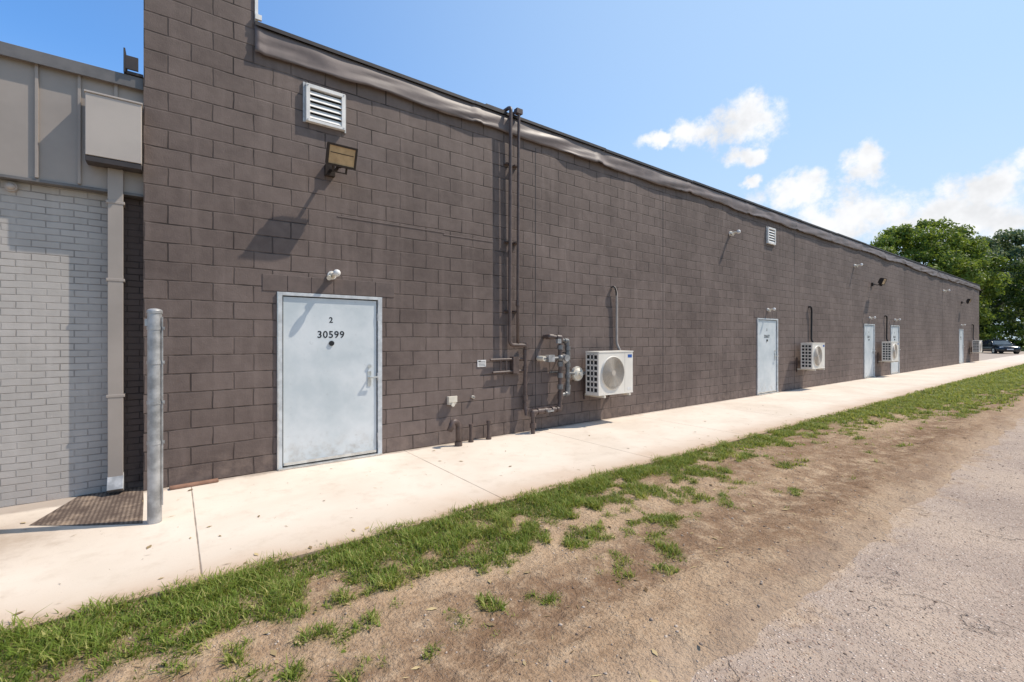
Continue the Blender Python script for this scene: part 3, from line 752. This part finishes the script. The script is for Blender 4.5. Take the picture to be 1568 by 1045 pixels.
# ------------------------------------------------------------------ trees
def leaves(centers,radii,per,size,rng,tonebase=.5,flat=.85):
    C=[];Nn=[];T=[]
    for (c,r_) in zip(centers,radii):
        d=rng.normal(size=(per,3)); d/=np.linalg.norm(d,axis=1)[:,None]
        d[:,2]=np.where(rng.random(per)<.55,np.abs(d[:,2]),d[:,2])
        rad=r_*(.55+.55*rng.random(per))[:,None]
        lump=1+.25*np.sin(d[:,:1]*5+c[0])*np.cos(d[:,1:2]*4+c[1])
        C.append(np.array(c)+d*rad*lump*np.array([1,1,flat])); Nn.append(d); 
        T.append(np.clip(tonebase+rng.normal(0,.10)+.22*d[:,2]+rng.normal(0,.14,per),0,1))  # tone rises with upward direction: top light put into the leaf colour
    C=np.concatenate(C);Nn=np.concatenate(Nn);T=np.concatenate(T);n=len(C)
    nrm=Nn+rng.normal(0,.6,(n,3)); nrm/=np.linalg.norm(nrm,axis=1)[:,None]
    h=rng.normal(size=(n,3)); u=np.cross(nrm,h);u/=np.linalg.norm(u,axis=1)[:,None]; v_=np.cross(nrm,u)
    s=size*rng.uniform(.6,1.3,n)[:,None]
    V=np.stack([C-u*s,C-v_*s*.55,C+u*s,C+v_*s*.55],1).reshape(-1,3)
    i=np.arange(n)*4
    return V,np.stack([i,i+1,i+2,i+3],1),np.repeat(T,4)
def tree(name,x,y,H,cw,mat,seed,nc=90,per=330,size=.20,cb=.22,tonebase=.5):
    rng=np.random.default_rng(seed); e=empty(name,(x,y,0))
    t=MB(); tr=H*.022
    top=(rng.uniform(-.5,.5),rng.uniform(-.5,.5),H*.75)
    t.tube([(0,0,-.3),(.1,0,H*.2),(.2,.1,H*.45),top],[tr*1.3,tr,tr*.7,tr*.2],M_bark)
    cen=[];rad=[]
    for i in range(nc):
        z=cb+(1-cb)*rng.random()**.8*.93
        s=math.sin(math.pi*min(1,max(.08,(z-cb)/(1-cb)*.80+.18)))**.6
        a=rng.uniform(0,6.283); rr=cw*.5*s*(.35+.6*rng.random()**.5)*(1+.18*math.sin(a*3+seed))
        cen.append((rr*math.cos(a),rr*math.sin(a),H*z-.3)); rad.append(H*.04+H*.06*rng.random())
    for i in range(0,nc,5):
        c=cen[i]; z0=max(H*.15,c[2]*.55); t.tube([(.1,0,z0),(c[0]*.5,c[1]*.5,z0+(c[2]-z0)*.45),c],[tr*.45,tr*.28,tr*.06],M_bark,6)
    t.build('trunk_and_limbs',e)
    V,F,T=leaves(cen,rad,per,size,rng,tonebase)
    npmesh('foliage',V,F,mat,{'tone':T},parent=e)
tree('deciduous_tree',79,9.9,17.2,15.5,M_leafA,5,160,340,.19,.16)
tree('deciduous_tree',71,13.0,13.0,9,M_leafA,9,60,260,.18)
tree('deciduous_tree',112,8.5,19.8,17,M_leafB,12,130,300,.26,.1)
tree('deciduous_tree',106,-6.5,18,15,M_leafB,15,80,220,.28,.1)
rng2=np.random.default_rng(44); cen=[];rad=[]
for i in range(460):
    y=rng2.uniform(-38,26); x=88+rng2.uniform(0,8)+.04*abs(y)
    top=11.0+2.0*math.sin(y*.35)+1.2*math.sin(y*.9+1)
    cen.append((x,y,.6+top*rng2.random()**.9)); rad.append(rng2.uniform(.7,1.7))
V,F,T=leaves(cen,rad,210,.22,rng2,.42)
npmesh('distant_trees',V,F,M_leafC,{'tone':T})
cen=[];rad=[]
for i in range(120):
    y=rng2.uniform(-30,14); cen.append((85+rng2.uniform(-1,1.5),y,.5+2.4*rng2.random()*(.6+.5*abs(math.sin(y*.5))))); rad.append(rng2.uniform(.5,1.1))
V,F,T=leaves(cen,rad,170,.16,rng2,.62)
npmesh('shrub_border',V,F,M_leafA,{'tone':T})

# ------------------------------------------------------------------ parked car
M_paint=simple('black_car_paint',(.012,.013,.016),.18,.1,.1,2,spec=.6)
M_glass=simple('car_glass',(.03,.035,.04),.06,0,.1,2,spec=.8)
M_tyre=simple('tyre',(.02,.02,.02),.85,0,.2,8)
M_head=simple('headlamp',(.7,.72,.75),.15,.2,.05,4)
car=empty('parked_car')
def loft(mb,secs,mat,smooth=True):
    n=len(secs[0]); vs=[p for s in secs for p in s]; fs=[]
    for i in range(len(secs)-1):
        for j in range(n):
            k=(j+1)%n; fs.append((i*n+j,(i+1)*n+j,(i+1)*n+k,i*n+k))
    fs.append(tuple(range(n))); fs.append(tuple((len(secs)-1)*n+j for j in reversed(range(n))))
    mb.add(vs,fs,mat,smooth)
def sec(x,w_,z0,z1):
    return [(x,-w_*.93,z0),(x,-w_,z0+.12),(x,-w_,z0+(z1-z0)*.62),(x,-w_*.93,z1-.04),(x,-w_*.7,z1),(x,0,z1+.015),(x,w_*.7,z1),(x,w_*.93,z1-.04),(x,w_,z0+(z1-z0)*.62),(x,w_,z0+.12),(x,w_*.93,z0)]
cb=MB()
loft(cb,[sec(-2.35,.72,.28,.62),sec(-2.25,.84,.22,.74),sec(-1.7,.90,.20,.86),sec(-1.0,.91,.20,.93),sec(0,.91,.20,.94),sec(1.3,.91,.20,.97),sec(2.0,.88,.22,.98),sec(2.3,.80,.28,.92),sec(2.38,.72,.32,.80)],M_paint)
cb.build('body',car)
cb=MB()
def cs(x,wb,wt,zb,zt): return [(x,-wb,zb),(x,-wt,zt-.05),(x,-wt*.8,zt),(x,wt*.8,zt),(x,wt,zt-.05),(x,wb,zb)]
loft(cb,[cs(-1.05,.80,.78,.90,.96),cs(-.35,.82,.62,.90,1.38),cs(.2,.82,.62,.92,1.45),cs(.9,.82,.62,.92,1.42),cs(1.75,.80,.76,.94,1.02)],M_glass,False)
cb.build('cabin_glass',car,.01)
cb=MB()
M_tail=simple('tail_lamp',(.35,.01,.01),.2)
cb.box(-.35,.95,-.60,.60,1.43,1.47,M_paint)
for s in (-1,1):
    cb.tube([(-1.0,s*.80,.93),(-.36,s*.625,1.40)],[.03,.03],M_paint,6); cb.tube([(1.7,s*.78,.98),(.92,s*.625,1.42)],[.04,.04],M_paint,6); cb.tube([(.3,s*.825,.94),(.28,s*.63,1.43)],[.025,.025],M_paint,6)
    cb.box(-.85,-.65,s*.93-.06,s*.93+.06,.95,1.06,M_paint)
    cb.box(-2.30,-2.10,s*.62-.14,s*.62+.14,.62,.72,M_head); cb.box(2.22,2.37,s*.62-.14,s*.62+.14,.70,.82,M_tail)
cb.box(-2.37,-2.30,-.42,.42,.38,.58,M_dark); cb.box(-2.39,-2.36,-.25,.25,.42,.52,M_white); cb.box(2.36,2.40,-.25,.25,.55,.66,M_white)
cb.build('trim_and_lamps',car,.01)
cb=MB()
for x in (-1.45,1.45):
    for s in (-1,1):
        cb.cyl((x,s*.70,.32),(x,s*.92,.32),.32,M_tyre,24); cb.cyl((x,s*.90,.32),(x,s*.928,.32),.20,M_alu,16); cb.cyl((x,s*.92,.32),(x,s*.935,.32),.05,M_black,10)
        cb.tor((x,s*.915,.34),.345,.03,M_dark,'Y',24)
cb.build('wheels',car)
car.location=(70.5,1.9,-.02); car.rotation_euler=(0,0,R(28))

# ------------------------------------------------------------------ sky, sun
sd=Vector((1,-.50,1.60)).normalized(); el=math.asin(sd.z)
sun=bpy.data.lights.new('sun','SUN'); sun.energy=5.0; sun.angle=R(.53); sun.color=(1,.91,.79)
so=bpy.data.objects.new('sun',sun); COL.objects.link(so); so.rotation_euler=sd.to_track_quat('Z','Y').to_euler(); so.location=(20,-20,30)
W=bpy.data.worlds.new('World'); scene.world=W; W.use_nodes=True; k=NT(W.node_tree); bg=W.node_tree.nodes['Background']
sky=k.n('ShaderNodeTexSky',sky_type='NISHITA'); sky.sun_disc=False; sky.sun_elevation=el; sky.sun_rotation=math.atan2(sd.x,sd.y)
sky.air_density=1.0; sky.dust_density=1.0; sky.ozone_density=1.2; sky.altitude=200
co=k.n('ShaderNodeTexCoord').outputs['Generated']
sp=k.n('ShaderNodeSeparateXYZ',i_0=co); 
nA=k.n('ShaderNodeTexNoise',i_Vector=co,i_Scale=9.0,i_Detail=5.0,i_Roughness=.62)
off=k.n('ShaderNodeSeparateXYZ',i_0=nA.outputs[1])
az=k.math('ARCTAN2',sp.outputs[1],sp.outputs[0])
hyp=k.math('SQRT',k.math('ADD',k.math('POWER',sp.outputs[0],2.0),k.math('POWER',sp.outputs[1],2.0)))
elv=k.math('DIVIDE',sp.outputs[2],k.math('MAXIMUM',hyp,.001))
az=k.math('ADD',az,k.math('MULTIPLY_ADD',off.outputs[0],.13,-.065)); elv2=k.math('ADD',elv,k.math('MULTIPLY_ADD',off.outputs[1],.10,-.05))
blobs=[(.455,.425,.066,.058),(.545,.418,.066,.034),(.62,.412,.050,.020),(.46,.36,.038,.028),(.272,.300,.036,.042),(.370,.275,.085,.034),(.446,.308,.03,.013),(.300,.215,.11,.045),(.125,.228,.065,.034),(.165,.18,.12,.045),(.05,.25,.06,.03),(-.12,.3,.12,.06),(-.3,.22,.2,.05),(-1.4,.4,.2,.1)]
acc=None
for (a0,e0,wa,we) in blobs:
    da=k.math('MULTIPLY',k.math('SUBTRACT',az,a0),1/wa); de=k.math('MULTIPLY',k.math('SUBTRACT',elv2,e0),1/we)
    d=k.math('SUBTRACT',1.0,k.math('SQRT',k.math('ADD',k.math('MULTIPLY',da,da),k.math('MULTIPLY',de,de))))
    acc=d if acc is None else k.math('MAXIMUM',acc,d)
nBn=k.n('ShaderNodeTexNoise',i_Vector=co,i_Scale=22.0,i_Detail=6.0,i_Roughness=.64)
dens=k.math('ADD',acc,k.math('MULTIPLY_ADD',nBn.outputs[0],1.9,-.95))
cm=k.ramp(dens,-.12,.58)
shade=k.ramp(k.noise(co,14,4,.6),.30,.60,7.0,8.6)
cc=k.n('ShaderNodeCombineXYZ',i_0=shade,i_1=shade,i_2=k.math('MULTIPLY',shade,1.01))
tint=k.mix(1.0,sky.outputs[0],(1.0,1.62,2.15),'MULTIPLY')
dp=k.n('ShaderNodeVectorMath',operation='DOT_PRODUCT'); k.set(dp.inputs[0],co); sv=Vector((1,-.35,.35)).normalized(); dp.inputs[1].default_value=sv[:]
glow=k.ramp(dp.outputs['Value'],-.4,1.0,0,.78)
hz=k.ramp(elv,.50,.0,0,.62)
c=k.mix(glow,tint,(4.5,6.0,7.6))
c=k.mix(hz,c,(5.6,6.6,7.5))
c=k.mix(k.math('MULTIPLY',cm,.95),c,cc.outputs[0])
k.set(bg.inputs[0],c); bg.inputs[1].default_value=.12

# ------------------------------------------------------------------ camera
cam=bpy.data.cameras.new('camera'); cam.lens=16.0; cam.sensor_width=36; cam.clip_end=2000; cam.clip_start=.05; cam.shift_y=-.003
oc=bpy.data.objects.new('camera',cam); COL.objects.link(oc); oc.location=(0,-6.17,1.615); oc.rotation_euler=(R(90),0,R(53.4-90))
scene.camera=oc
scene.view_settings.view_transform='Standard'; scene.view_settings.look='None'; scene.view_settings.exposure=0
